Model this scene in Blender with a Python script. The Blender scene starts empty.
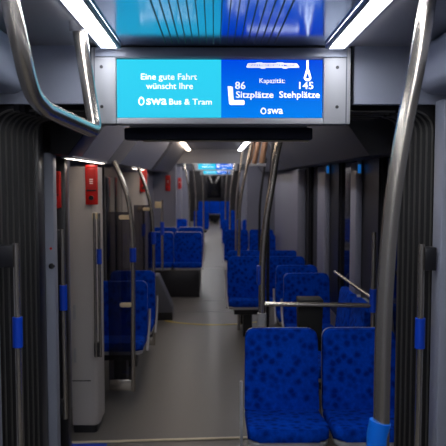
import bpy, bmesh, math, random
from mathutils import Vector, Matrix, Euler

C = bpy.context.scene.collection
S = bpy.context.scene
R = math.radians
random.seed(5)

# ------------------------------------------------------------------ camera
EYE = Vector((0, 0, 1.75))
FPX = 650.0
PITCH, YAW = math.atan(43 / FPX), math.atan(9 / FPX)
cam_d = bpy.data.cameras.new('camera')
cam_d.sensor_width = 36
cam_d.lens = 36 * FPX / 446
cam_d.clip_start = 0.05
cam_d.dof.use_dof = True
cam_d.dof.focus_distance = 2.95
cam_d.dof.aperture_fstop = 4.5
cam = bpy.data.objects.new('camera', cam_d)
cam.location = EYE
cam.rotation_euler = (R(90) - PITCH, 0, -YAW)
C.objects.link(cam)
S.camera = cam
CAMR = Euler((R(90) - PITCH, 0, -YAW)).to_matrix()

# ------------------------------------------------------------------ light and exposure
S.view_settings.view_transform = 'Standard'
S.view_settings.look = 'None'
S.view_settings.gamma = 1
S.view_settings.exposure = 0.0
S.cycles.use_denoising = True
S.cycles.max_bounces = 8
W = bpy.data.worlds.new('night')
S.world = W
W.use_nodes = True
W.node_tree.nodes['Background'].inputs[0].default_value = (0.5, 0.6, 1.0, 1)
W.node_tree.nodes['Background'].inputs[1].default_value = 0.01
NEAR_LAMP, FAR_LAMP, DOOR_LAMP, SCREEN = 29.0, 12.0, 8.0, 1.0


def at(px, py, d):
    """the point of the photograph's pixel (px, py) on the plane d metres ahead"""
    v = CAMR @ Vector(((px - 223) / FPX, -(py - 223) / FPX, -1))
    return EYE + v * (d / v.y)


# ------------------------------------------------------------------ materials
def mat(name, col, rough=0.5, metal=0.0, emit=0.0, var=0.0, scale=30.0, bump=0.0, ecol=None, spec=0.5, coat=0.0):
    m = bpy.data.materials.new(name)
    m.use_nodes = True
    nt = m.node_tree
    b = nt.nodes['Principled BSDF']
    b.inputs['Base Color'].default_value = (*col, 1)
    b.inputs['Roughness'].default_value = rough
    b.inputs['Metallic'].default_value = metal
    b.inputs['Specular IOR Level'].default_value = spec
    b.inputs['Coat Weight'].default_value = coat
    if emit:
        b.inputs['Emission Color'].default_value = (*(ecol or col), 1)
        b.inputs['Emission Strength'].default_value = emit
    if var or bump:
        tc = nt.nodes.new('ShaderNodeTexCoord')
        n = nt.nodes.new('ShaderNodeTexNoise')
        n.inputs['Scale'].default_value = scale
        n.inputs['Detail'].default_value = 4
        nt.links.new(tc.outputs['Object'], n.inputs['Vector'])
        if var:
            mx = nt.nodes.new('ShaderNodeMixRGB')
            mx.inputs[1].default_value = (*[c * (1 - var) for c in col], 1)
            mx.inputs[2].default_value = (*[min(1, c * (1 + var)) for c in col], 1)
            nt.links.new(n.outputs['Fac'], mx.inputs[0])
            nt.links.new(mx.outputs[0], b.inputs['Base Color'])
        if bump:
            bp = nt.nodes.new('ShaderNodeBump')
            bp.inputs['Strength'].default_value = bump
            nt.links.new(n.outputs['Fac'], bp.inputs['Height'])
            nt.links.new(bp.outputs[0], b.inputs['Normal'])
    return m


def fabric(name, dark, light):
    m = mat(name, light, 0.9, spec=0.06)
    nt = m.node_tree
    b = nt.nodes['Principled BSDF']
    tc = nt.nodes.new('ShaderNodeTexCoord')
    v = nt.nodes.new('ShaderNodeTexVoronoi')
    v.inputs['Scale'].default_value = 21
    v.inputs['Randomness'].default_value = 0.9
    r = nt.nodes.new('ShaderNodeValToRGB')
    r.color_ramp.elements[0].position = 0.20
    r.color_ramp.elements[0].color = (*dark, 1)
    r.color_ramp.elements[1].position = 0.62
    r.color_ramp.elements[1].color = (*light, 1)
    n = nt.nodes.new('ShaderNodeTexNoise')
    n.inputs['Scale'].default_value = 60
    mx = nt.nodes.new('ShaderNodeMixRGB')
    mx.blend_type = 'OVERLAY'
    mx.inputs[0].default_value = 0.35
    nt.links.new(tc.outputs['Object'], v.inputs['Vector'])
    nt.links.new(tc.outputs['Object'], n.inputs['Vector'])
    nt.links.new(v.outputs['Distance'], r.inputs[0])
    nt.links.new(r.outputs[0], mx.inputs[1])
    nt.links.new(n.outputs['Fac'], mx.inputs[2])
    nt.links.new(mx.outputs[0], b.inputs['Base Color'])
    b.inputs['Sheen Weight'].default_value = 0.0
    return m


def gradient_screen(name, c0, c1, strength):
    """a lit display panel whose picture runs from c0 (top) to c1 (bottom)"""
    m = mat(name, (0.004, 0.004, 0.004), 0.5, spec=0.0)
    nt = m.node_tree
    b = nt.nodes['Principled BSDF']
    tc = nt.nodes.new('ShaderNodeTexCoord')
    sx = nt.nodes.new('ShaderNodeSeparateXYZ')
    r = nt.nodes.new('ShaderNodeValToRGB')
    r.color_ramp.elements[0].color = (*c1, 1)
    r.color_ramp.elements[1].color = (*c0, 1)
    nt.links.new(tc.outputs['Generated'], sx.inputs[0])
    nt.links.new(sx.outputs['Z'], r.inputs[0])
    nt.links.new(r.outputs[0], b.inputs['Emission Color'])
    b.inputs['Emission Strength'].default_value = strength
    return m


def glass(name, tint, clear):
    m = bpy.data.materials.new(name)
    m.use_nodes = True
    nt = m.node_tree
    nt.nodes.remove(nt.nodes['Principled BSDF'])
    o = nt.nodes['Material Output']
    t = nt.nodes.new('ShaderNodeBsdfTransparent')
    t.inputs[0].default_value = (*tint, 1)
    g = nt.nodes.new('ShaderNodeBsdfGlossy')
    g.inputs['Roughness'].default_value = 0.03
    mx = nt.nodes.new('ShaderNodeMixShader')
    f = nt.nodes.new('ShaderNodeFresnel')
    f.inputs[0].default_value = 1.45
    nt.links.new(f.outputs[0], mx.inputs[0])
    nt.links.new(t.outputs[0], mx.inputs[1])
    nt.links.new(g.outputs[0], mx.inputs[2])
    nt.links.new(mx.outputs[0], o.inputs[0])
    return m


M = dict(
    floor=mat('speckled_grey_lino', (0.120, 0.114, 0.109), 0.40, var=0.22, scale=140, bump=0.03),
    seam=mat('floor_seam', (0.30, 0.30, 0.30), 0.4),
    plate=mat('dark_floor_plate', (0.10, 0.10, 0.10), 0.4, var=0.2, scale=60),
    strip=mat('cream_edge_strip', (0.62, 0.55, 0.40), 0.4, var=0.2, scale=20),
    yellow=mat('yellow_line', (0.55, 0.40, 0.05), 0.5),
    panel=mat('blue_grey_panel', (0.26, 0.28, 0.35), 0.45, var=0.04, scale=4),
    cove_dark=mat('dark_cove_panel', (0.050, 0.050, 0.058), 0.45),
    beam=mat('light_beam', (0.42, 0.42, 0.45), 0.4),
    panel_dark=mat('dark_grey_panel', (0.10, 0.105, 0.13), 0.4, var=0.05, scale=4),
    wall=mat('grey_wall_panel', (0.235, 0.24, 0.31), 0.45, var=0.04, scale=4),
    cream=mat('pale_cabinet', (0.46, 0.43, 0.42), 0.42, var=0.03, scale=5),
    ceil=mat('ceiling_grey', (0.26, 0.26, 0.29), 0.4),
    gloss=mat('glossy_ceiling', (0.24, 0.33, 0.52), 0.14, metal=1.0),
    groove=mat('groove_black', (0.006, 0.006, 0.008), 0.5),
    rubber=mat('bellows_rubber', (0.010, 0.0095, 0.0105), 0.45, var=0.35, scale=90, bump=0.08),
    black=mat('black_plastic', (0.012, 0.012, 0.016), 0.35),
    black_matt=mat('black_matt', (0.004, 0.004, 0.005), 0.7),
    navy=mat('dark_navy_box', (0.018, 0.020, 0.050), 0.35),
    steel=mat('brushed_steel', (0.56, 0.51, 0.45), 0.25, metal=0.93, var=0.08, scale=200),
    chrome=mat('chrome', (0.7, 0.7, 0.7), 0.15, metal=1.0),
    clampframe=mat('bellows_clamp_frame', (0.10, 0.095, 0.09), 0.35, metal=0.5),
    brass=mat('cream_clamp', (0.75, 0.62, 0.40), 0.35),
    blue=mat('blue_sleeve', (0.0, 0.05, 0.52), 0.45),
    blue_cup=mat('blue_cup', (0.0, 0.16, 0.80), 0.4),
    fabric=fabric('blue_spotted_fabric', (0.0, 0.020, 0.22), (0.0, 0.052, 0.47)),
    shell=mat('light_grey_shell', (0.36, 0.36, 0.38), 0.4),
    housing=mat('light_housing', (0.32, 0.325, 0.35), 0.6, metal=0.0, spec=0.3),
    red=mat('red_alarm', (0.62, 0.012, 0.008), 0.35),
    red_dark=mat('red_recess', (0.38, 0.006, 0.004), 0.4),
    white_mark=mat('white_mark', (0.8, 0.7, 0.68), 0.5),
    lamp=mat('near_lamp_light', (1, 1, 1), 0.5, emit=NEAR_LAMP, ecol=(0.94, 0.96, 1.0)),
    lamp_warm=mat('warm_lamp_light', (1, 0.8, 0.6), 0.5, emit=FAR_LAMP * .8, ecol=(1.0, 0.80, 0.62)),
    lamp_far=mat('far_lamp_light', (1, 1, 1), 0.5, emit=FAR_LAMP, ecol=(0.97, 0.96, 1.0)),
    lamp_rear=mat('rear_lamp_light', (1, 1, 1), 0.5, emit=FAR_LAMP * 2.2, ecol=(1.0, 0.95, 0.92)),
    lamp_door=mat('door_lamp_light', (1, 1, 1), 0.5, emit=DOOR_LAMP, ecol=(1.0, 0.86, 0.72)),
    cyan=gradient_screen('cyan_screen', (0.03, 0.67, 0.93), (0.03, 0.62, 0.90), SCREEN),
    blue_screen=gradient_screen('blue_screen', (0.0, 0.07, 0.78), (0.0, 0.22, 0.88), SCREEN),
    text=mat('white_screen_text', (0.9, 0.9, 0.9), 0.5, emit=1.0 * SCREEN),
    text_blue=mat('blue_screen_text', (0.0, 0.06, 0.6), 0.5, emit=0.6 * SCREEN),
    window=mat('night_window', (0.004, 0.004, 0.006), 0.06, spec=0.45),
    tint=glass('tinted_partition_glass', (0.50, 0.50, 0.55), True),
    button=mat('blue_display_glint', (0.0, 0.15, 0.8), 0.3, emit=0.3, ecol=(0.02, 0.3, 1.0)),  # glow on the window-post pads imitates the display's reflection
    end=mat('dark_end_wall', (0.02, 0.018, 0.02), 0.3),
)




# ------------------------------------------------------------------ mesh helpers
def bm_new():
    return bmesh.new()


def obj(name, bm, m, parent=None, loc=None, smooth=True, angle=40):
    me = bpy.data.meshes.new(name)
    bmesh.ops.recalc_face_normals(bm, faces=bm.faces)
    bm.to_mesh(me)
    bm.free()
    if smooth:
        for p in me.polygons:
            p.use_smooth = True
        me.set_sharp_from_angle(angle=R(angle))
    me.materials.append(m)
    o = bpy.data.objects.new(name, me)
    C.objects.link(o)
    if parent:
        o.parent = parent
    if loc is not None:
        o.location = loc
    return o


def box(bm, x0, x1, y0, y1, z0, z1, bev=0.0, seg=2):
    vs = [bm.verts.new((x, y, z)) for x in (x0, x1) for y in (y0, y1) for z in (z0, z1)]
    q = [(0, 1, 3, 2), (4, 6, 7, 5), (0, 4, 5, 1), (2, 3, 7, 6), (0, 2, 6, 4), (1, 5, 7, 3)]
    fs = [bm.faces.new([vs[i] for i in f]) for f in q]
    if bev:
        es = {e for f in fs for e in f.edges}
        bmesh.ops.bevel(bm, geom=list(es), offset=bev, segments=seg, affect='EDGES', profile=0.5)
    return bm


def prism(bm, pts, axis, a, b, bev=0.0, seg=2):
    """closed outline pts (2-D) swept along axis ('x','y','z') from a to b"""
    def P(p, t):
        if axis == 'y':
            return (p[0], t, p[1])
        if axis == 'x':
            return (t, p[0], p[1])
        return (p[0], p[1], t)
    A = [bm.verts.new(P(p, a)) for p in pts]
    B = [bm.verts.new(P(p, b)) for p in pts]
    n = len(pts)
    fs = [bm.faces.new(A), bm.faces.new(B[::-1])]
    for i in range(n):
        bm.faces.new((A[i], B[i], B[(i + 1) % n], A[(i + 1) % n]))
    if bev:
        es = {e for f in fs for e in f.edges}
        bmesh.ops.bevel(bm, geom=list(es), offset=bev, segments=seg, affect='EDGES', profile=0.5)
    return bm


def rrect(x0, x1, z0, z1, r, n=6, which=(1, 1, 1, 1)):
    """rounded rectangle outline; which = (bottom-left, bottom-right, top-right, top-left)"""
    out = []
    cs = [(x0, z0, 180, which[0]), (x1, z0, 270, which[1]), (x1, z1, 0, which[2]), (x0, z1, 90, which[3])]
    for (x, z, a0, k) in cs:
        rr = r * k
        if rr <= 0:
            out.append((x, z))
            continue
        cx = x + rr if x == x0 else x - rr
        cz = z + rr if z == z0 else z - rr
        for i in range(n + 1):
            a = R(a0 + 90 * i / n)
            out.append((cx + rr * math.cos(a), cz + rr * math.sin(a)))
    return out


def smooth_path(pts, n=6):
    P = [Vector(p) for p in pts]
    if len(P) < 3:
        return P
    out = []
    for i in range(len(P) - 1):
        p0 = P[i - 1] if i else P[0] * 2 - P[1]
        p1, p2 = P[i], P[i + 1]
        p3 = P[i + 2] if i + 2 < len(P) else P[-1] * 2 - P[-2]
        for k in range(n):
            t = k / n
            out.append(0.5 * ((2 * p1) + (p2 - p0) * t + (2 * p0 - 5 * p1 + 4 * p2 - p3) * t * t + (3 * p1 - p0 - 3 * p2 + p3) * t ** 3))
    out.append(P[-1])
    return out


def fillet_path(pts, r, n=6):
    P = [Vector(p) for p in pts]
    out = [P[0]]
    for i in range(1, len(P) - 1):
        a, b, c = P[i - 1], P[i], P[i + 1]
        u, v = (a - b), (c - b)
        k = min(r, u.length * 0.45, v.length * 0.45)
        s, e = b + u.normalized() * k, b + v.normalized() * k
        for j in range(n + 1):
            t = j / n
            out.append(s * (1 - t) ** 2 + b * 2 * t * (1 - t) + e * t * t)
    out.append(P[-1])
    return out


def tube(bm, path, r, seg=14):
    P = [Vector(p) for p in path]
    rings = []
    up = None
    for i, p in enumerate(P):
        t = (P[min(i + 1, len(P) - 1)] - P[max(i - 1, 0)]).normalized()
        if up is None:
            up = Vector((1, 0, 0)) if abs(t.x) < 0.8 else Vector((0, 1, 0))
        up = (up - t * up.dot(t)).normalized()
        w = t.cross(up)
        rings.append([bm.verts.new(p + (up * math.cos(2 * math.pi * k / seg) + w * math.sin(2 * math.pi * k / seg)) * r) for k in range(seg)])
    for a, b in zip(rings, rings[1:]):
        for k in range(seg):
            bm.faces.new((a[k], a[(k + 1) % seg], b[(k + 1) % seg], b[k]))
    bm.faces.new(rings[0][::-1])
    bm.faces.new(rings[-1])
    return bm


def setp(o, label=None, cat=None, group=None, kind=None):
    if label:
        o['label'] = label
    if cat:
        o['category'] = cat
    if group:
        o['group'] = group
    if kind:
        o['kind'] = kind
    return o


def thing(name, label, cat, loc=(0, 0, 0), group=None):
    o = bpy.data.objects.new(name, None)
    o.empty_display_size = 0.1
    C.objects.link(o)
    o.location = loc
    return setp(o, label, cat, group)


def struct(name, bm, m, label=None, **k):
    o = obj(name, bm, m, **k)
    return setp(o, label, None, None, 'structure')


def dup(root, loc, label, group=None, rz=0.0, sx=1):
    r = root.copy()
    C.objects.link(r)
    r.location = loc
    r.rotation_euler = (0, 0, rz)
    r.scale = (sx, 1, 1)
    r['label'] = label
    if group:
        r['group'] = group
    for ch in list(root.children):
        c = ch.copy()
        C.objects.link(c)
        c.parent = r
        for g in ch.children:
            d = g.copy()
            C.objects.link(d)
            d.parent = c
    return r


# ------------------------------------------------------------------ the setting: floor, ceiling, walls
XL, XR = -1.10, 1.13
END = 27.5
NEAR_Z, CAR_Z = 2.33, 2.30

struct('floor', box(bm_new(), XL - .1, XR + .1, -2.5, END + .1, -0.06, 0.0), M['floor'], 'speckled dark grey floor running down the tram aisle')

# near car ceiling with its glossy centre panel and grooves
struct('ceiling', box(bm_new(), -0.40, 0.48, -2.5, 2.86, NEAR_Z, NEAR_Z + .04), M['gloss'], 'glossy dark blue ceiling panel above the display')
b = bm_new()
for i in range(17):
    x = -0.205 + i * 0.029
    box(b, x - .0018, x + .0018, -2.5, 2.80, NEAR_Z - .004, NEAR_Z + .003)
struct('trim_1', b, M['groove'], 'thin black grooves running along the glossy ceiling')
b = bm_new()
box(b, XL, -0.40, -2.5, 2.92, NEAR_Z + .012, NEAR_Z + .05)
box(b, 0.48, XR, -2.5, 2.92, NEAR_Z + .012, NEAR_Z + .05)
struct('ceiling', b, M['ceil'], 'dark grey ceiling sides outside the lamps')
# rounded coves of the near car
b = bm_new()
prism(b, rrect(XL, -0.80, 2.12, NEAR_Z + .01, 0.06, 5, (0, 1, 1, 0)), 'y', -2.5, 2.84, 0.012)
struct('trim_2', b, M['panel'], 'blue grey rounded cove at the top left')
b = bm_new()
prism(b, rrect(0.885, XR, 2.12, NEAR_Z + .01, 0.06, 5, (1, 0, 0, 1)), 'y', -2.5, 2.84, 0.012)
struct('trim_3', b, M['panel'], 'blue grey rounded cove at the top right')
# portal bulkhead beside the display
b = bm_new()
box(b, XL, -0.555, 2.92, 2.97, 2.088, 2.42)
struct('wall_front_left', b, M['panel'], 'blue grey bulkhead panel left of the display')
b = bm_new()
box(b, 0.625, XR, 2.92, 2.97, 2.088, 2.42)
struct('wall_front_right', b, M['panel'], 'blue grey bulkhead panel right of the display')
box(b := bm_new(), -0.555, 0.625, 2.99, 3.03, 2.13, 2.42)
struct('wall_front', b, M['black'], 'dark header behind the display')
# near pillars on both sides of the bellows
b = bm_new()
box(b, 0.985, XR, 2.80, 2.915, 0, 2.10, 0.01)
struct('trim_4', b, M['panel'], 'grey pillar at the right edge')
b = bm_new()
box(b, XL, -0.965, 2.80, 2.915, 0, 2.10, 0.01)
struct('trim_5', b, M['panel'], 'grey pillar beside the left bellows')
# near car side walls
struct('wall_left', box(bm_new(), XL - .08, XL, -2.5, 3.6, 0, 2.40), M['panel_dark'], 'near car side wall on the left')
struct('wall_right', box(bm_new(), XR, XR + .08, -2.5, 3.56, 0, 2.40), M['panel_dark'], 'near car side wall on the right')
struct('wall_back', box(bm_new(), XL - .08, XR + .08, -2.58, -2.5, 0, 2.42), M['panel'], 'wall of the near car behind the viewer')

# gangway bellows: a left curtain, a right curtain and a roof fold
bel = thing('gangway_bellows', 'black pleated rubber bellows of the gangway joint between two cars', 'bellows', (0, 2.92, 0))


def pleats(prof, name, y0, y1, n, dx=0.0):
    bm, cl = bm_new(), bm_new()
    rows = []
    N = n * 10
    for j in range(N + 1):
        t = j / N
        ph = abs((t * n) % 1.0 - 0.5) * 2          # 1 on a ridge, 0 in a valley
        dep = 0.075 * (1 - ph ** 1.6)
        y = y0 + (y1 - y0) * t - 2.92
        rows.append([bm.verts.new((x - nx * dep + dx * t, y, z - nz * dep)) for (x, z, nx, nz) in prof])
        if j % 10 == 0:
            tube(cl, [(x + dx * t - nx * .002, y, z - nz * .002) for (x, z, nx, nz) in prof], 0.005, 8)
    for a, c in zip(rows, rows[1:]):
        for i in range(len(prof) - 1):
            bm.faces.new((a[i], a[i + 1], c[i + 1], c[i]))
    o = obj(name, bm, M['rubber'], bel, angle=35)
    obj('clamp_frame', cl, M['clampframe'], o)


for sx, X in ((-1, -0.985), (1, 0.985)):
    pth = [(X, z, -sx, 0) for z in (0.02, 0.4, 0.8, 1.2, 1.6, 1.97)]
    for i in range(1, 7):
        a = R(90 * i / 6)
        pth.append((X - sx * 0.09 * (1 - math.cos(a)), 1.97 + 0.09 * math.sin(a), -sx * math.cos(a), -math.sin(a)))
    if sx < 0:
        pleats(pth, 'side_curtain', 2.94, 3.40, 7, 0.05)
    else:
        pleats(pth, 'side_curtain', 2.94, 3.26, 6, -0.055)
pleats([(x, 2.062, 0, -1) for x in (-0.84, -0.4, 0, 0.4, 0.83)], 'roof_fold', 2.995, 3.40, 4)
b = bm_new()
box(b, XL, XR, 2.92, 3.42, 0.001, 0.012)
struct('trim_6', b, M['plate'], 'dark gangway floor plate')

# far frame of the gangway
b = bm_new()
box(b, XL, -0.920, 3.42, 3.55, 0, 2.14, 0.01)
struct('trim_7', b, M['black'], 'black end frame post left of the gangway')
b = bm_new()
box(b, 0.985, XR, 3.27, 3.30, 0, 2.14, 0.01)
struct('trim_8', b, M['black'], 'black end frame post right of the gangway')
b = bm_new()
box(b, XL, XR, 3.43, 3.54, 2.142, 2.36)
struct('trim_9', b, M['black'], 'black end frame header over the gangway')
b = bm_new()
box(b, XL, -0.885, 3.60, 3.68, 0, 2.14, 0.012)
struct('trim_10', b, M['panel'], 'grey door jamb left of the gangway')

# cars beyond the gangway: ceiling, coves and walls
struct('ceiling', box(bm_new(), XL - .1, XR + .1, 3.55, END, CAR_Z, CAR_Z + .04), M['ceil'], 'grey ceiling of the cars beyond the gangway')


def cove(sgn, y0, y1, name, m, label):
    if sgn < 0:
        pts = [(XL, CAR_Z), (XL, 1.90), (-0.80, 1.885), (-0.60, 2.15), (-0.52, CAR_Z)]
    else:
        pts = [(XR, CAR_Z), (XR, 1.90), (0.86, 1.885), (0.69, 2.12), (0.62, CAR_Z)]
    struct(name, prism(bm_new(), pts, 'y', y0, y1, 0.008), m, label)


cove(-1, 3.60, 3.95, 'trim_43', M['black'], 'front end of the header above the left door, coloured black for its shadow')  # shadow on the header put in as a black front section
cove(-1, 3.955, 4.92, 'trim_11', M['panel'], 'blue grey sloping header above the left door')
cove(-1, 5.60, 8.3, 'trim_12', M['panel'], 'blue grey ceiling cove above the left seats')
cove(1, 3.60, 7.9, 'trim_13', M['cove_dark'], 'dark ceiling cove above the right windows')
cove(-1, 8.7, 11.68, 'trim_14', M['panel_dark'], 'dark cove beyond the second joint on the left')
cove(1, 8.4, 11.68, 'trim_15', M['panel_dark'], 'dark cove beyond the second joint on the right')

# right wall with windows, left wall with windows
def side_wall(x0, x1, spans, y0, y1, sill, head, nm, label, m='wall'):
    b = bm_new()
    ys = [y0] + [v for s in spans for v in s] + [y1]
    for i in range(0, len(ys), 2):
        if ys[i + 1] - ys[i] > 0.001:
            box(b, x0, x1, ys[i], ys[i + 1], 0, 2.3)
    for (a, c) in spans:
        box(b, x0, x1, a, c, 0, sill)
        box(b, x0, x1, a, c, head, 2.3)
    return struct(nm, b, M[m], label)


wn = [0]


def window(x, y0, y1, z0, z1, label, sgn):
    wn[0] += 1
    b = bm_new()
    box(b, x, x + sgn * .02, y0, y1, z0, z1)
    w = struct('window_%d' % wn[0], b, M['window'], label)
    f = bm_new()
    t = 0.018
    xa, xb = (x - .012, x) if sgn > 0 else (x, x + .012)
    box(f, xa, xb, y0, y0 + t, z0, z1)
    box(f, xa, xb, y1 - t, y1, z0, z1)
    box(f, xa, xb, y0 + t, y1 - t, z0, z0 + t)
    obj('window_seal', f, M['black'], w)
    return w


RW = [(3.75, 4.45), (5.12, 5.88), (6.75, 7.75), (12.3, 14.0), (14.5, 16.6), (17.8, 19.6), (20.1, 22.0)]
side_wall(XR, XR + .08, RW, 3.56, END, 0.52, 1.96, 'wall_right', 'dark right side wall around the windows beyond the gangway', 'black')
struct('trim_42', box(bm_new(), XR - .012, XR - .001, 3.56, END, 0.0, 0.50), M['wall'], 'grey lower wall panel under the right windows')
for i, (a, c) in enumerate(RW):
    window(XR + .03, a, c, 0.52, 1.96, 'dark night window in the right wall, number %s from the front' % 'one two three four five six seven'.split()[i], 1)
LW = [(5.0, 6.35), (12.3, 14.0), (14.5, 16.6), (17.8, 19.6)]
side_wall(XL - .08, XL, LW + [], 4.72, END, 0.80, 1.92, 'wall_left', 'grey left side wall of the cars beyond the gangway')
for i, (a, c) in enumerate(LW):
    window(XL - .03, a, c, 0.80, 1.92, 'dark night window in the left wall, number %s from the front' % 'one two three four'.split()[i], -1)


for k, (a, c, nm) in enumerate(((4.93, 5.12, 'nearer'), (6.30, 6.75, 'farther'))):
    b = bm_new()
    box(b, 1.075, XR, a, c, 0.60, 1.885, 0.012)
    struct('trim_%d' % (40 + k), b, M['wall'], '%s grey post between the right windows' % nm)


# doors in the left wall (grazing view)
def door(n, y0, y1, label, X=XL - .012):
    w = struct('door_%d' % n, box(bm_new(), X - .026, X - .008, y0, y1, 0.02, 1.88), M['cove_dark'], label)
    g = bm_new()
    for k in (0, 1):
        a = y0 + (y1 - y0) * (.06 + .48 * k)
        box(g, X - .008, X, a, a + (y1 - y0) * .40, 0.35, 1.78, 0.003)
    obj('door_glass', g, M['window'], w)
    return w


door(3, 6.42, 7.66, 'dark glazed second door on the left behind the partition seats', XL + .03)
door(1, 3.69, 4.05, 'dark glazed sliding door on the left just past the gangway')

# pale pillar cabinets beside the doors
def cabinet(cx, y, label, k=1.0, cat='cabinet'):
    t = thing('door_cabinet', label, cat, (cx, y, 0))
    t.scale = (k, 1, 1)
    b = bm_new()
    pts = rrect(-0.148, 0.14, 0.0, 0.30, 0.05, 5, (0, 1, 1, 0))
    prism(b, pts, 'z', 0.06, 1.84, 0.004)
    obj('body', b, M['cream'], t)
    b = bm_new()
    prism(b, rrect(-0.140, 0.115, 0.02, 0.28, 0.04, 5, (0, 1, 1, 0)), 'z', 0.0, 0.06)
    obj('plinth', b, M['black'], t)
    for z in (0.50, 0.80):
        b = bm_new()
        box(b, -0.125, -0.095, -0.003, 0.002, z, z + .10, 0.001, 1)
        obj('hatch', b, M['shell'], t)
    b = bm_new()
    box(b, -0.145, 0.06, -0.002, 0.001, 0.37, 0.376)
    obj('seam', b, M['black'], t)
    return t


cabinet(-0.885, 4.40, 'pale cabinet pillar with red alarm box and black plinth beside the left door', 0.62)
cabinet(-0.95, 7.70, 'smaller pale cabinet pillar beyond the left seats')


# red emergency boxes
def alarm(loc, label, rz=0.0, s=1.0):
    t = thing('emergency_box', label, 'emergency box', loc)
    t.rotation_euler = (0, 0, rz)
    t.scale = (s, s, s)
    obj('case', box(bm_new(), -0.044, 0.044, -0.03, 0.0, 0, 0.285, 0.006), M['red'], t)
    b = bm_new()
    prism(b, rrect(-0.034, 0.034, 0.115, 0.255, 0.008), 'y', -0.033, -0.028)
    obj('cover', b, M['red_dark'], t)
    obj('slot', box(bm_new(), -0.034, 0.034, -0.036, -0.028, 0.098, 0.108), M['black'], t)
    b = bm_new()
    for k in range(3):
        box(b, -0.012, 0.012, -0.0345, -0.032, 0.150 + k * .014, 0.157 + k * .014)
    obj('pictogram', b, M['white_mark'], t)
    obj('heading', box(bm_new(), -0.03, 0.03, -0.032, -0.0285, 0.262, 0.272), M['red_dark'], t)
    b = bm_new()
    tube(b, [(0, -0.029, 0.05), (0, -0.05, 0.05)], 0.017, 18)
    obj('knob', b, M['black'], t)
    return t


p = at(92.3, 204.5, 4.398)
alarm((p.x, 4.40, p.z), 'red emergency box with black knob on the pale cabinet', s=0.93)
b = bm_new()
box(b, -1.09, -0.925, 4.06, 4.14, 0, 1.90, 0.01)  # added post, fills the dark gap and carries the box below
struct('trim_35', b, M['black'], 'added black post filling the dark gap left of the pale cabinet')
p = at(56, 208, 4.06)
alarm((p.x, 4.06, p.z), 'red box standing for a door glass reflection in the dark gap left of the pale cabinet', s=0.80)  # solid box stands for the alarm's reflection in the door glass
p = at(148, 196, 7.69)
alarm((-0.83, 7.698, 1.61), 'small red emergency box on the second pale cabinet', s=0.95)
alarm((-0.83, 11.78, 1.55), 'distant red emergency box on the grey wall above the raised left seats')

# portal further down: beam and jambs
def portal(y, n, m, jl=-0.52, jr=0.60, bot=2.045, lab=''):
    b = bm_new()
    box(b, XL, XR, y, y + .12, bot, CAR_Z)
    struct('trim_%d' % n, b, m, 'cross beam of the ' + lab)
    b = bm_new()
    box(b, XL, jl, y + .03, y + .25, 0, bot)
    struct('trim_%d' % (n + 1), b, M['wall'], 'left jamb panel of the ' + lab)
    b = bm_new()
    box(b, jr, XR, y + .03, y + .25, 0, bot)
    struct('trim_%d' % (n + 2), b, M['wall'], 'right jamb panel of the ' + lab)


portal(11.75, 20, M['beam'], -0.69, 0.60, lab='middle portal')
portal(17.1, 23, M['panel_dark'], -0.88, 0.90, 2.10, lab='far portal')
portal(22.5, 26, M['panel_dark'], -0.88, 0.90, 2.08, lab='farthest portal')
# grey wall panels of the second joint (no windows), slightly proud of the wall
b = bm_new()
box(b, 1.02, XR, 7.95, 10.9, 0, 1.885, 0.02)
struct('trim_29', b, M['wall'], 'smooth grey panel of the second joint on the right')
b = bm_new()
box(b, XL, -0.99, 8.35, 9.1, 0, 1.885, 0.02)
struct('trim_30', b, M['wall'], 'smooth grey panel of the second joint on the left')
# end of the tram
struct('wall_end', box(bm_new(), XL - .1, XR + .1, END, END + .08, 0, 2.34), M['end'], 'dark end wall of the tram')
w = struct('door_2', box(bm_new(), -0.42, 0.42, END - .05, END, 0.02, 2.05, 0.01), M['black'], 'dark cab door at the far end of the aisle')
obj('door_glass', box(bm_new(), -0.30, 0.30, END - .06, END - .048, 1.0, 1.9, 0.004), M['window'], w)

# floor strips
b = bm_new()
p0, p1 = at(70, 441.5, 4.36), at(246, 437, 4.36)
FL = lambda px, py: next(at(px, py, k / 500) for k in range(1500, 3500) if at(px, py, k / 500).z < 0.01)
q0, q1 = FL(70, 442), FL(243, 437)
q2 = q0 + (q1 - q0) * 2.0
prism(b, [(q0.x, q0.y - .014), (q2.x, q2.y - .014), (q2.x, q2.y + .014), (q0.x, q0.y + .014)], 'z', 0.001, 0.010, 0.003)
struct('trim_31', b, M['strip'], 'cream metal strip across the floor')
b = bm_new()
box(b, q0.x + .01, q0.x + .25, q0.y - .11, q0.y - .02, 0.001, 0.006)
struct('trim_32', b, M['blue'], 'blue floor marking in front of the cream strip')
b = bm_new()
arc = [(0.02 + 0.95 * math.sin(R(a)), 8.72 - 0.95 * math.cos(R(a)), 0.004) for a in range(-42, 43, 4)]
for q, r_ in zip(arc, arc[1:]):
    u = (Vector(r_) - Vector(q)).normalized()
    nrm = Vector((-u.y, u.x, 0)) * 0.018
    vs = [b.verts.new(Vector(v) + s) for v, s in ((q, nrm), (r_, nrm), (r_, -nrm), (q, -nrm))]
    b.faces.new(vs)
bmesh.ops.remove_doubles(b, verts=b.verts, dist=0.0005)
b2 = bmesh.ops.extrude_face_region(b, geom=list(b.faces))
for v in b2['geom']:
    if isinstance(v, bmesh.types.BMVert):
        v.co.z -= 0.003
struct('trim_33', b, M['yellow'], 'curved yellow line on the floor of the second joint')
b = bm_new()
for y in (8.55, 9.35, 13.0):
    box(b, -0.5, 0.3, y, y + .022, 0.001, 0.004)
struct('trim_34', b, M['seam'], 'pale floor seams across the aisle')
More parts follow.
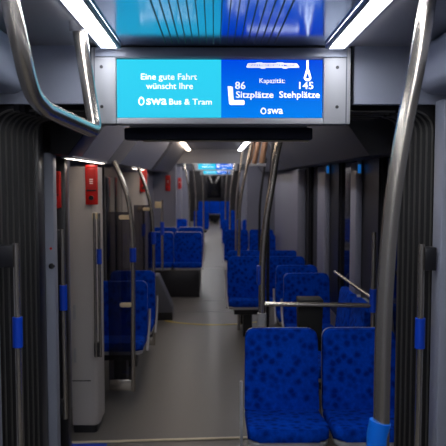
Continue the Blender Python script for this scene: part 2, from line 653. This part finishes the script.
# fairing at the second joint
b = bm_new()
prism(b, [(7.95, 0.10), (8.32, 0.10), (8.32, 0.62), (8.22, 0.62)], 'x', -0.74, -0.50, 0.01)
b.verts.ensure_lookup_table()
fa = thing('joint_fairing', 'sloping grey fairing at the left of the yellow floor line', 'fairing', (0, 0, 0))
o = obj('body', prism(bm_new(), [(-0.80, 0.10), (-0.52, 0.10), (-0.52, 0.16), (-0.70, 0.56), (-0.80, 0.56)], 'y', 8.02, 8.32, 0.008), M['panel_dark'], fa)
b.free()
obj('foot', box(bm_new(), -0.80, -0.52, 8.04, 8.30, 0, 0.10), M['black'], fa)


# ------------------------------------------------------------------ ceiling lamps
def lamp(name, x, y0, y1, z, w, m, label, cat='ceiling light', group=None, rim=0.014, drop=0.016):
    t = thing(name, label, cat, (x, y0, z), group)
    L = y1 - y0
    obj('diffuser', box(bm_new(), -w / 2, w / 2, 0.012, L - .012, -drop * (.5 if z > 2.32 else 2.2 if z > 2.2 else 1.1), -.002, 0.003), m, t)
    b = bm_new()
    for s in (-1, 1):
        xa, xb = sorted((s * w / 2, s * (w / 2 + rim)))
        box(b, xa, xb, 0, L, -drop, 0)
    box(b, -w / 2, w / 2, 0, .012, -drop, 0)
    box(b, -w / 2, w / 2, L - .012, L, -drop, 0)
    obj('frame', b, M['panel'], t)
    return t


lamp('ceiling_light', -0.447, -2.0, 2.84, NEAR_Z - .002, 0.066, M['lamp'], 'long bright white ceiling light left of the display')
lamp('ceiling_light', 0.527, -2.0, 2.84, NEAR_Z - .002, 0.066, M['lamp'], 'long bright white ceiling light right of the display')
lamp('ceiling_light', -0.445, 3.56, 11.5, CAR_Z - .001, 0.06, M['lamp_warm'], 'warm ceiling light glimpsed under the display on the left')
lamp('ceiling_light', 0.46, 3.56, 11.5, CAR_Z - .001, 0.06, M['lamp_far'], 'pale ceiling light glimpsed under the display on the right')
lamp('ceiling_light', -0.445, 12.2, 17.0, CAR_Z - .001, 0.05, M['lamp_rear'], 'distant ceiling light hidden past the middle portal on the left')
lamp('ceiling_light', 0.46, 12.2, 17.0, CAR_Z - .001, 0.05, M['lamp_rear'], 'distant ceiling light hidden past the middle portal on the right')
for sx_, nm in ((-0.445, 'left'), (0.46, 'right')):
    lamp('ceiling_light', sx_, 17.5, 27.0, CAR_Z - .001, 0.05, M['lamp_rear'], 'most distant ceiling light near the dark tram end on the ' + nm)
lamp('door_light', -0.83, 3.70, 4.88, 1.888, 0.036, M['lamp_door'], 'slanting warm light strip over the left door beside the cabinet', 'door light')
lamp('door_light', -0.835, 6.75, 7.68, 1.884, 0.036, M['lamp_door'], 'short warm light strip above the second pale cabinet', 'door light')

# ------------------------------------------------------------------ display
disp = thing('passenger_display', 'wide lit passenger display with cyan and blue halves in a pale housing', 'display', (0.035, 2.90, 2.0), 'passenger displays')
# metric frame of the display: u right, v up from the base
D0 = at(116.5, 118, 2.885)
D1 = at(323, 118, 2.885)
DT = at(116.5, 58.5, 2.885)
ux0, ux1 = D0.x - 0.035, D1.x - 0.035
vz0, vz1 = D0.z - 2.0, DT.z - 2.0
um = ux0 + (ux1 - ux0) * (221 - 116.5) / (323 - 116.5)
h0 = at(92, 124, 2.885)
h1 = at(351, 48, 2.885)
hx0, hx1, hz0, hz1 = h0.x - 0.035, h1.x - 0.035, h0.z - 2.0, h1.z - 2.0
b = bm_new()
F = 0.0
box(b, hx0, ux0, -.02, .07, hz0, hz1, 0.006)
box(b, ux1, hx1, -.02, .07, hz0, hz1, 0.006)
box(b, ux0, ux1, -.02, .07, hz0, vz0, 0.004)
box(b, ux0, ux1, -.02, .07, vz1, hz1, 0.004)
box(b, ux0, ux1, .0, .07, vz0, vz1)
obj('housing', b, M['housing'], disp)
obj('top_rail', box(bm_new(), hx0 + .02, hx1 - .02, -.028, -.018, vz1 + .006, hz1 - .002, 0.003), M['panel'], disp)
for x in (hx0 + .045, hx1 - .06):
    for z in (hz0 + .075, hz1 - .085):
        b = bm_new()
        tube(b, [(x, -.0235, z), (x, -.015, z)], 0.0075, 12)
        obj('screw', b, M['black'], disp)
obj('side_seam', box(bm_new(), hx1 - .022, hx1 - .017, -.0225, -.015, hz0 + .004, hz1 - .004), M['panel_dark'], disp)
obj('side_seam', box(bm_new(), hx0 + .012, hx0 + .017, -.0225, -.015, hz0 + .004, hz1 - .004), M['panel_dark'], disp)
scL = obj('screen', box(bm_new(), ux0 + .003, um, -.010, .0, vz0 + .003, vz1 - .003), M['cyan'], disp)
scL['label'] = 'cyan left half of the display'
scR = obj('screen', box(bm_new(), um, ux1 - .003, -.010, .0, vz0 + .003, vz1 - .003), M['blue_screen'], disp)
scR['label'] = 'blue right half of the display'
TY = -.0115


def dpx(px, py):
    p = at(px, py, 2.885)
    return (p.x - 0.035, p.z - 2.0)


def text(s, px, py, hpx, parent, name, bold=0.0, wpx=None, m=None, align='CENTER'):
    cu = bpy.data.curves.new('t', 'FONT')
    cu.body = s
    cu.align_x = align
    cu.size = 1.0
    cu.offset = bold
    cu.extrude = 0.0
    cu.resolution_u = 3
    to = bpy.data.objects.new('t', cu)
    C.objects.link(to)
    dg = bpy.context.evaluated_depsgraph_get()
    dg.update()
    me = bpy.data.meshes.new_from_object(to.evaluated_get(dg))
    bpy.data.objects.remove(to)
    bpy.data.curves.remove(cu)
    k = hpx / 224.0 / 0.70         # cap height 0.70 of size
    xs = [v.co.x for v in me.vertices]
    kx = k
    if wpx:
        kx = wpx / 224.0 / (max(xs) - min(xs))
    cx = (max(xs) + min(xs)) / 2 if align == 'CENTER' else min(xs)
    u, v = dpx(px, py)
    for q in me.vertices:
        q.co = Vector((u + (q.co.x - cx) * kx, TY, v + q.co.y * k))
    me.name = name
    me.materials.append(m or M['text'])
    o = bpy.data.objects.new(name, me)
    C.objects.link(o)
    o.parent = parent
    return o


def poly_part(name, loops, parent, m=None, y0=None):
    b = bm_new()
    y0 = TY if y0 is None else y0
    for lp in loops:
        prism(b, [dpx(*q) for q in lp], 'y', y0 - .0006, y0)
    return obj(name, b, m or M['text'], parent, smooth=False)


def ring_part(name, outer, inner, parent, bm=None):
    b = bm or bm_new()
    n = len(outer)
    A = [b.verts.new((dpx(*q)[0], TY, dpx(*q)[1])) for q in outer]
    B = [b.verts.new((dpx(*q)[0], TY, dpx(*q)[1])) for q in inner]
    for i in range(n):
        b.faces.new((A[i], A[(i + 1) % n], B[(i + 1) % n], B[i]))
    if bm is None:
        return obj(name, b, M['text'], parent, smooth=False)


text('Eine gute Fahrt', 169, 79.5, 6.0, scL, 'greeting_text', 0.006, 55)
text('wünscht Ihre', 169.5, 88.8, 6.0, scL, 'greeting_text', 0.006, 46)
text('swa', 156.5, 104.4, 8.6, scL, 'logo_text', 0.010, 20)
text('Bus & Tram', 190.5, 104.4, 5.6, scL, 'logo_text', 0.008, 42)


def drop(cx, cy, w, h, k=1.0):
    out = []
    for i in range(28):
        a = 2 * math.pi * i / 28
        r_ = 1 - 0.22 * max(0, -math.sin(a)) ** 2
        out.append((cx + w * r_ * math.cos(a) * k, cy + h * math.sin(a) * k * (1.0 if math.sin(a) > 0 else 1.15)))
    return out


ring_part('drop_logo', drop(141.3, 101.2, 3.1, 4.0), drop(141.3, 101.4, 2.0, 2.8), scL)
# right half
text('Kapazität:', 272.3, 82.8, 4.6, scR, 'caption_text', 0.002, 25)
text('86', 240.3, 88.8, 7.0, scR, 'figure_text', 0.008, 10)
text('Sitzplätze', 254.8, 97.6, 6.3, scR, 'figure_text', 0.008, 37)
text('145', 306.3, 88.8, 6.8, scR, 'figure_text', 0.008, 14)
text('Stehplätze', 299.6, 97.6, 6.3, scR, 'figure_text', 0.008, 40)
text('swa', 275.3, 113.6, 7.2, scR, 'logo_text', 0.010, 15)
ring_part('drop_logo', drop(263.5, 111.0, 2.9, 3.1), drop(263.5, 111.2, 1.9, 2.1), scR)
poly_part('seat_icon', [
    [(227.6, 86), (232.8, 86.6), (233.6, 100), (235.2, 100), (235.2, 104.8), (230.5, 104.8), (229.2, 103.6)],
    [(235.2, 100), (243.8, 100), (244.6, 101), (244.6, 103.8), (243.8, 104.8), (235.2, 104.8)]], scR)
b = bm_new()
prism(b, [dpx(*q) for q in [(306.6, 60), (308.8, 60), (308.8, 70), (306.6, 70)]], 'y', TY - .0006, TY)
ring_part('', [(306.3, 69), (309.1, 69), (311.6, 78), (309.8, 80.8), (305.6, 80.8), (303.8, 78)],
          [(307.3, 73.2), (308.1, 73.2), (309.4, 77.6), (308.8, 78.4), (306.6, 78.4), (306.0, 77.6)], scR, b)
obj('strap_icon', b, M['text'], scR, smooth=False)
tr = poly_part('tram_icon', [
    [(246.5, 66.5), (248, 63.2), (256, 63.0), (257, 62.4), (262, 62.4), (263, 63.0), (276, 63.0), (277, 62.4), (283, 62.4), (284, 63.0),
     (297, 63.2), (299.5, 67.0), (299, 67.6), (288, 67.6), (287, 68.4), (283, 68.4), (282, 67.6), (266, 67.6), (265, 68.4), (261, 68.4), (260, 67.6), (247, 67.6)]], scR)
TY = -.0128
text('UNSERE NEUE TRAMLINK', 272.5, 66.4, 2.3, scR, 'tram_lettering', 0.012, 46, M['text_blue'])
TY = -.0115


def dup_deep(root, loc, label):
    r = dup(root, loc, label)
    return r


dup_deep(disp, (0.045, 17.08, 2.0), 'second lit display far down the aisle below the beam')
dup_deep(disp, (0.10, 22.40, 1.93), 'farthest lit display, lower sliver under the second display')

# dark box under the display
bx = thing('hanging_box', 'long dark navy box hanging just below the display', 'box', (0, 3.45, 0))
q0, q1 = at(124, 140, 3.45), at(313, 127.5, 3.45)
obj('body', box(bm_new(), q0.x, q1.x, 0, .09, q0.z, q1.z, 0.012), M['navy'], bx)
obj('lower_lip', box(bm_new(), q0.x + .10, q1.x - .02, -.006, .06, q0.z - .007, q0.z - .0005), M['strip'], bx)
obj('upper_lip', box(bm_new(), q0.x + .03, q1.x - .03, -.006, .06, q1.z + .001, q1.z + .010), M['housing'], bx)
b = bm_new()
for x in (q0.x + .15, q1.x - .15):
    box(b, x - .02, x + .02, .03, .06, q1.z + .010, 2.16)
obj('hanger', b, M['black'], bx)

# ------------------------------------------------------------------ seats
def slab(pts, y0, y1, bev, tilt=0.0, bulge=0.0, seg=3):
    b = bm_new()
    prism(b, pts, 'y', y0, y1, bev, seg)
    return b


def make_seat(w=0.44):
    t = thing('tram_seat', 'x', 'seat')
    h = w / 2 - .004
    # backrest, leaning back
    b = slab(rrect(-h, h, 0.40, 0.878, 0.045, 6, (0.5, 0.5, 1, 1)), 0.0, 0.055, 0.016)
    for v in b.verts:
        v.co.y += (v.co.z - 0.40) * 0.12
        v.co.x *= 1 - 0.03 * max(0, (v.co.z - .6)) / .3
    obj('backrest', b, M['fabric'], t)
    # shell behind
    b = slab(rrect(-h + .002, h - .002, 0.36, 0.874, 0.047, 6, (0.5, 0.5, 1, 1)), 0.050, 0.085, 0.008)
    for v in b.verts:
        v.co.y += (v.co.z - 0.40) * 0.12
        v.co.x *= 1 - 0.03 * max(0, (v.co.z - .6)) / .3
    obj('shell', b, M['shell'], t)
    # cushion
    b = bm_new()
    prism(b, rrect(-h, h, -0.38, 0.012, 0.06, 6, (1, 1, 0, 0)), 'z', 0.375, 0.445, 0.022, 3)
    for v in b.verts:
        v.co.z += 0.02 * (-v.co.y) / .38 - 0.012
        if v.co.y > -.1 and v.co.z > .40:
            v.co.z -= .008
    obj('cushion', b, M['fabric'], t)
    b = bm_new()
    prism(b, rrect(-h + .004, h - .004, -0.372, 0.05, 0.06, 6, (1, 1, 0, 0)), 'z', 0.352, 0.378, 0.006)
    obj('seat_pan', b, M['shell'], t)
    b = bm_new()
    box(b, -h + .06, h - .06, -0.28, 0.06, 0.28, 0.352, 0.01)
    obj('support', b, M['black'], t)
    b = bm_new()
    box(b, -0.05, 0.05, -0.12, 0.04, 0.0, 0.28)
    obj('pedestal', b, M['black'], t)
    return t


def side_frame(root, s, w=0.44):
    b = bm_new()
    x = s * (w / 2 + .014)
    tube(b, smooth_path([(x, 0.065, 0.64), (x, 0.03, 0.52), (x, -0.10, 0.40), (x, -0.18, 0.34)], 5), 0.010, 10)
    return obj('side_frame', b, M['shell'], root)


seat0 = make_seat()


def seat(x, y, z, label, group=None, aisle=0, rz=0.0, first=[True]):
    if first[0]:
        first[0] = False
        r = seat0
        r.location = (x, y, z)
        r['label'] = label
        if group:
            r['group'] = group
    else:
        r = dup(seat0, (x, y, z), label, group, rz)
    if not hasattr(seat, 'fr'):
        seat.fr = []
    seat.fr.append((r, aisle))
    return r


G1 = 'seats in the front pair on the right'
near = seat(0.393, 3.68, 0, 'nearest blue spotted seat on the right, aisle side of the front pair', G1, 0)
seat(0.848, 3.68, 0, 'nearest blue spotted seat at the window, partly behind the steel pole', G1, 0)
G2 = 'window seats on the right behind the rail'
seat(0.865, 5.95, 0, 'blue window seat on the right just behind the dark bin and rail', G2, -1)
seat(0.845, 6.52, 0, 'blue window seat overlapped by the seat behind the dark bin', G2, -1)
G3 = 'middle pair on the right'
seat(0.375, 7.30, 0, 'blue aisle seat on the right left of the curved pole with blue button', G3, -1)
seat(0.825, 7.30, 0, 'blue window seat beside the curved pole, topped by pale shell edge', G3, 0)
G4 = 'seats peeping over the middle right pair'
seat(0.375, 7.92, 0, 'blue aisle seat of which only the top shows over the middle right pair', G4, -1)
seat(0.825, 7.92, 0, 'blue window seat of which only the top shows over the middle right pair', G4, 0)
G5 = 'seats on the left behind the glass partition'
seat(-0.79, 5.50, 0, 'blue seat on the left directly behind the tinted glass partition', G5, 1)
seat(-0.78, 6.14, 0, 'blue seat on the left one row behind the partition seat', G5, 1)
G6 = 'raised pair on the left beyond the yellow line'
seat(-0.40, 10.0, 0.06, 'raised blue aisle seat on black box beyond the yellow line', G6, 1)
seat(-0.845, 10.0, 0.06, 'raised blue window seat on black box, left of its twin', G6, 0)
G7 = 'row behind the raised left pair'
seat(-0.40, 11.05, 0.06, 'blue aisle seat showing its top behind the raised left pair', G7, 1)
seat(-0.845, 11.05, 0.06, 'blue window seat showing its top behind the raised left pair', G7, 0)
G8 = 'distant seats on the right'
seat(0.78, 10.35, 0, 'blue window seat beyond the middle right pair, low in front', G8, -1)
seat(0.39, 11.35, 0.0, 'distant blue aisle seat on the right before the middle portal', G8, -1)
seat(0.835, 11.35, 0.0, 'distant blue window seat on the right before the middle portal', G8, 0)
seat(0.39, 14.2, 0.0, 'far blue aisle seat on the right just past the middle portal', G8, -1)
seat(0.835, 14.2, 0.0, 'far blue window seat on the right just past the middle portal', G8, 0)
seat(0.39, 18.6, 0.0, 'farthest blue aisle seat on the right beyond the second display', G8, -1)
G9 = 'distant seats on the left'
seat(-0.36, 18.4, 0.0, 'single far blue seat on the left with dark space below it', G9, 1)
seat(-0.82, 14.5, 0.0, 'far blue window seat on the left, beyond the middle portal jamb', G9, 0)
G10 = 'bench seats at the far end'
for i, nm in enumerate(('left', 'middle', 'right')):
    seat(-0.42 + 0.45 * i, 26.6, 0.0, 'blue seat in the %s of the bench at the far dark end' % nm, G10, 0)
G11 = 'sideways seats under the right window'
seat(0.985, 4.62, 0, 'blue sideways seat under the sloping bar, nearer to the front pair', G11, 0, -math.pi / 2)
seat(0.985, 5.10, 0, 'blue sideways seat under the sloping bar, nearer to the window seat row', G11, 0, -math.pi / 2)
for r, a in seat.fr:
    if abs(r.location.z - 0.06) < .001:       # carried by the black box instead of a pedestal
        for ch in list(r.children):
            if ch.name.split('.')[0] == 'shell':
                ch.scale = (1.022, 1, 1.012)
            if ch.name.split('.')[0] in ('pedestal', 'support'):
                bpy.data.objects.remove(ch)
    if a:
        side_frame(r, a)

# black podium under the raised pair
pod = thing('seat_podium', 'black box carrying the raised left seats beyond the yellow line', 'podium', (-0.62, 10, 0))
obj('body', box(bm_new(), -0.47, 0.40, -0.36, 1.15, 0.0, 0.405, 0.01), M['black'], pod)
obj('edge_trim', box(bm_new(), 0.40, 0.408, -0.34, 1.13, 0.01, 0.03), M['seam'], pod)

# near pair's aisle-side frame
hi = at(239, 383, 3.66)
b = bm_new()
prism(b, [(-0.10, 0.0), (-0.05, 0.0), (0.03, hi.z), (0.0, hi.z)], 'x', -0.245, -0.228, 0.004)
o = obj('side_leg', b, M['shell'], near)
o['label'] = 'pale grey upright side leg'


# ------------------------------------------------------------------ handrails and poles
def pole(label, pts, r, sleeve=None, foot=None, top=True, n=6, button=None):
    base = Vector(pts[-1])
    t = thing('grab_pole', label, 'pole', base)
    P = [Vector(p) - base for p in pts]
    obj('tube', tube(bm_new(), smooth_path(P, n), r), M['steel'], t)
    if sleeve:
        (a, c) = sleeve
        obj('sleeve', tube(bm_new(), [Vector(a) - base, Vector(c) - base], r * 1.35), M['blue'], t)
    if foot:
        (a, c) = foot
        obj('foot_sleeve', tube(bm_new(), [Vector(a) - base, Vector(c) - base], r * 1.35), M['shell'], t)
    if button:
        q = Vector(button) - base
        obj('blue_pad', box(bm_new(), q.x - .032, q.x - .012, q.y - .03, q.y + .03, q.z - .06, q.z + .06, 0.008), M['blue'], t)
    return t


# near right pole with the blue cup
d = 2.03
pts = [at(428.5, -4, d), at(418, 60, d), at(404, 130, d), at(393, 200, d), at(386.5, 270, d), at(383, 340, d), at(381.5, 420, d)]
pts += [Vector((pts[-1].x, d, 0.5)), Vector((pts[-1].x, d, 0.0))]
pts[0].z = min(pts[0].z, 2.34)
np_ = pole('thick curved steel pole in the right foreground with a blue cup', pts, 0.0265)
cup = bm_new()
cz = at(380, 425, d).z
cxx = pts[6].x - pts[-1].x
tube(cup, [(cxx - .004, 0, cz + .012), (cxx - .012, 0, cz - .03), (cxx - .016, 0, cz - .16)], 0.034, 20)
obj('blue_cup', cup, M['blue_cup'], np_)

# ceiling loop handle at top left
A0, A1 = at(10, -12, 1.86), at(79, 29, 2.50)
c2 = at(95.5, 132, 2.48)
Q0 = at(9.5, 0, 1.87)
path = [Vector((Q0.x - .012, Q0.y - .03, NEAR_Z + .012)), Q0, at(21, 50, 1.90), at(27, 76, 1.95), at(34, 96, 2.02), at(46, 109.5, 2.10)]
ppts = smooth_path(path, 6)
tail = fillet_path([path[-1], c2, A1], 0.045, 7)
loop = thing('grab_loop', 'big steel loop handle hanging from the ceiling at top left', 'handle', A1)
obj('tube', tube(bm_new(), [q - A1 for q in ppts + tail[1:]], 0.0265, 18), M['steel'], loop)
b = bm_new()
tube(b, [Vector((0, 0, -0.012)), Vector((0, 0, NEAR_Z + .012 - A1.z))], 0.036, 20)
obj('collar', b, M['shell'], loop)


# short vertical rails on black brackets beside the bellows
def short_rail(px, y0px, d, sl, label, side, blk):
    top = at(px, y0px, d)
    t = thing('hand_rail', label, 'handrail', (top.x, d, 0))
    obj('tube', tube(bm_new(), [(0, 0, 0.35), (0, 0, top.z)], 0.0145), M['steel'], t)
    s0, s1 = at(px, sl[0], d).z, at(px, sl[1], d).z
    obj('sleeve', tube(bm_new(), [(0, 0, s1), (0, 0, s0)], 0.0225), M['blue'], t)
    b0, b1 = at(px, blk[0], d).z, at(px, blk[1], d).z
    xs = sorted((side * .010, side * blk[2]))
    obj('bracket', box(bm_new(), xs[0], xs[1], -.02, .03, b1, b0, 0.003), M['black'], t)
    xs = sorted((side * .010, side * blk[2]))
    obj('bracket', box(bm_new(), xs[0], xs[1], -.02, .03, 0.38, 0.46, 0.003), M['black'], t)
    return t


short_rail(15.8, 243, 2.86, (317, 347), 'short steel handrail with blue sleeve in front of the left bellows', -1, (245, 267, 0.12))
short_rail(421.8, 244, 2.84, (318, 348), 'short steel handrail with blue sleeve in front of the right bellows', 1, (247, 270, 0.06))
short_rail(62.3, 229, 3.75, (285, 310), 'steel handrail with blue sleeve beside the dark left door', -1, (230, 247, 0.07))
# small lock on the jamb
lk = thing('key_lock', 'small chrome key lock with red dot on the grey door jamb', 'lock', (0, 3.60, 0))
q = at(52, 266, 3.6)
obj('cylinder', tube(bm_new(), [(q.x, -.012, q.z), (q.x, 0, q.z)], 0.016, 16), M['chrome'], lk)
q = at(51, 248.5, 3.6)
obj('red_dot', tube(bm_new(), [(q.x, -.004, q.z), (q.x, 0, q.z)], 0.007, 12), M['red'], lk)

# cabinet handrail
d = 4.36
q0, q1 = at(97.5, 213, d), at(97, 357, d)
t = thing('hand_rail', 'slim double handrail with blue sleeve on the pale cabinet', 'handrail', (q0.x, d, 0))
for dx in (-.022, .008):
    obj('tube', tube(bm_new(), [(dx, 0, q1.z), (dx, 0, q0.z)], 0.010), M['steel'], t)
obj('sleeve', tube(bm_new(), [(.008, 0, at(97, 264, d).z), (.008, 0, at(97, 249, d).z)], 0.017), M['blue'], t)
obj('bracket', box(bm_new(), -.035, .012, -.006, .0395, q0.z - .04, q0.z - .0, 0.003), M['brass'], t)
obj('bracket', box(bm_new(), -.035, .002, -.006, .0395, q1.z - .0, q1.z + .10, 0.006), M['black'], t)


# glass partitions with curved poles on the left
def partition(d, top, b1, b2, bot, label, rail_z, glass_top):
    base = Vector((b2.x, d, 0))
    t = thing('glass_partition', label, 'partition', base)
    P = [v - base for v in (top, b1, b2, bot)]
    obj('pole', tube(bm_new(), smooth_path([P[0], (P[0] + P[1]) / 2 + Vector((.012, 0, .01)), P[1], P[2], P[3]], 6), 0.0185), M['steel'], t)
    zb, zt = bot.z, glass_top
    gx0, gx1 = -0.82 - base.x, -0.022
    obj('pane', box(bm_new(), gx0, gx1, -.004, .004, rail_z + .07, zt, 0.001, 1), M['tint'], t)
    obj('bottom_rail', box(bm_new(), gx0, -.012, -.014, .014, rail_z, rail_z + .085, 0.004), M['steel'], t)
    for z in (zt - .04, zt - .72):
        b = bm_new()
        prism(b, rrect(-.105, -.010, z - .017, z + .017, 0.015), 'y', -.014, .014, 0.003)
        obj('clamp', b, M['brass'], t)
    return t


d = 5.0
pt = partition(d, at(114, 161, d), at(130, 210, d), at(133, 260, d), at(133, 391, d), 'tinted glass partition on curved steel pole in front of the left seats', at(120, 390, d).z, at(120, 212, d).z)
s0, s1 = at(133, 262, d), at(133, 248, d)
obj('sleeve', tube(bm_new(), [(0, 0, s0.z), (0, 0, s1.z)], 0.025), M['blue'], pt)
d = 6.65
pt = partition(d, at(138.5, 168, d), at(151, 210, d), at(153.5, 250, d), at(153.5, 345, d), 'second tinted glass partition behind the left seats', at(150, 345, d).z, at(140, 205, d).z)
s0, s1 = at(153.5, 244, d), at(153.5, 232, d)
obj('sleeve', tube(bm_new(), [(0, 0, s0.z), (0, 0, s1.z)], 0.025), M['blue'], pt)
# rails beyond
d = 7.66
q0 = at(143.5, 205, d)
t = thing('hand_rail', 'slim handrail with blue sleeve on the second pale cabinet', 'handrail', (q0.x, d, 0))
obj('tube', tube(bm_new(), [(0, 0, 0.5), (0, 0, q0.z)], 0.013), M['steel'], t)
obj('sleeve', tube(bm_new(), [(0, 0, at(143, 236, d).z), (0, 0, at(143, 224, d).z)], 0.022), M['blue'], t)
obj('bracket', box(bm_new(), -.07, .02, -.01, .040, q0.z - .06, q0.z - .02, 0.004), M['brass'], t)
d = 8.20
q0 = at(162, 200, d)
t = thing('hand_rail', 'dark tall handrail with cream clamp rising from the fairing', 'handrail', (q0.x, d, 0))
obj('tube', tube(bm_new(), [(0, 0, 0.60), (0, 0, q0.z)], 0.016), M['steel'], t)
obj('sleeve', tube(bm_new(), [(0, 0, at(162, 235, d).z), (0, 0, at(162, 222, d).z)], 0.026), M['blue'], t)
obj('clamp', box(bm_new(), -.09, -.01, -.02, .02, q0.z - .10, q0.z - .02, 0.005), M['brass'], t)

# right: rail frame behind the front pair
d = 3.98
pts = [at(281.5, 118, d), at(278.5, 145, d), at(272, 185, d), at(265.5, 225, d), at(262.3, 265, d), at(261.8, 320, d)]
pts.append(Vector((pts[-1].x, d, 0.0)))
pts[0] = Vector((pts[1].x + .10, d, CAR_Z))
pole('curved steel pole with blue stop button behind the nearest right seats', pts, 0.0215,
     foot=(at(261.8, 345, d), at(261.8, 313, d)), button=at(262, 275, d))
t = thing('rail_frame', 'horizontal steel rail with sloping bar and blue sleeved post behind the front right seats', 'handrail', (at(373, 300, d).x, d, 0))
ox = t.location.x
ra, rb = at(263.5, 304, d), at(373, 305.5, d)
obj('cross_rail', tube(bm_new(), [(ra.x - ox, 0, ra.z), (0, 0, rb.z)], 0.0145), M['steel'], t)
tp = at(373, 232, d)
obj('post', tube(bm_new(), [(0, 0, 0.0), (0, 0, tp.z)], 0.0145), M['steel'], t)
obj('sleeve', tube(bm_new(), [(0, 0, at(373, 312, d).z), (0, 0, at(373, 289, d).z)], 0.0225), M['blue'], t)
e = at(335, 272, 4.95)
obj('sloping_bar', tube(bm_new(), [(-.008, 0, at(370, 298, d).z), (e.x - ox, 4.95 - d, e.z)], 0.0125), M['steel'], t)

bn = thing('waste_bin', 'dark waste bin hanging under the horizontal rail on the right', 'bin', (0, 4.02, 0))
q0, q1 = at(298, 335, 4.05), at(323, 296, 4.05)
obj('body', prism(bm_new(), [(q0.x + .01, q0.z - .1), (q1.x - .01, q0.z - .1), (q1.x, q1.z - .05), (q0.x, q1.z - .05)], 'y', 0.01, 0.14, 0.008), M['black_matt'], bn)
obj('lid', box(bm_new(), q0.x, q1.x, 0.0, 0.15, q1.z - .048, q1.z - .02, 0.006), M['black_matt'], bn)

# further poles on the right, rising from the aisle-side seats
def far_pole(bx_, by_, d, tpx, label, bz=0.0, r=0.018, m=None):
    base = at(bx_, by_, d)
    x = base.x
    top = at(tpx, 145, d)
    pts = [Vector((top.x, d, CAR_Z)), Vector((top.x * .82 + x * .18, d, 2.10)), Vector((top.x * .45 + x * .55, d, 1.82)), Vector((x * .88 + top.x * .12, d, 1.52)), Vector((x, d, 1.15)), Vector((x, d, bz))]
    t = pole(label, pts, r)
    if m:
        t.children[0].data.materials[0] = m


far_pole(239, 255, 7.49, 253, 'curved steel pole rising behind the middle right aisle seat')
far_pole(268, 255, 6.9, 274, 'dark pole just right of the curved button pole', m=M['black'])
far_pole(236, 230, 10.9, 243, 'thin curved pole rising from the distant right seats')
far_pole(230, 220, 13.6, 236, 'thin far pole at the right of the aisle past the middle portal', r=0.022)
far_pole(225.5, 212, 17.9, 229, 'thinnest far pole at the right of the aisle by the second display', r=0.022)
far_pole(196, 230, 12.25, 192, 'thin steel pole rising behind the raised left aisle seat')
far_pole(189.5, 222, 14.2, 183, 'curved thin far pole at the left of the aisle', r=0.022)
far_pole(203.5, 212, 17.85, 201, 'thinnest far pole at the left of the aisle', r=0.022)
far_pole(259.5, 240, 9.2, 268, 'thin dark pole against the smooth grey right panel', m=M['black'])

# hanging straps by the ceiling on the right
def strap(px, d, label):
    top = at(px + 6, 143, d)
    low = at(px, 166, d)
    t = thing('hanging_strap', label, 'strap', (top.x, d, CAR_Z), 'straps on the right ceiling rail')
    b = bm_new()
    tube(b, [(0, 0, 0), (low.x - top.x, 0, low.z + .03 - CAR_Z)], 0.030, 8)
    obj('band', b, mat_strap, t)
    obj('grip', box(bm_new(), low.x - top.x - .05, low.x - top.x + .05, -.015, .015, low.z - CAR_Z - .005, low.z - CAR_Z + .03, 0.008), M['shell'], t)


mat_strap = mat('brown_strap', (0.30, 0.16, 0.09), 0.4)
strap(261.5, 7.0, 'brown hanging strap with pale grip, nearest of three by the right ceiling light')
strap(254, 8.0, 'brown hanging strap with pale grip, middle of three by the right ceiling light')
strap(248, 9.2, 'brown hanging strap with pale grip, farthest of three by the right ceiling light')

# glowing blue pads added for display reflections on the window posts
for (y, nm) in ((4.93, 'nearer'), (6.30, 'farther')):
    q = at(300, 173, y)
    t = thing('blue_pad', 'glowing blue pad for a display reflection high on the %s grey post between right windows' % nm, 'button', (1.10, y, q.z))
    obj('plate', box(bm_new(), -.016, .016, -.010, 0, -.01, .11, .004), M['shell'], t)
    obj('glint_pad', box(bm_new(), -.012, .012, -.016, -.009, 0, .065, .003), M['button'], t)

alarm((-0.90, 17.13, 1.52), 'farthest small red emergency box, left of the far displays')
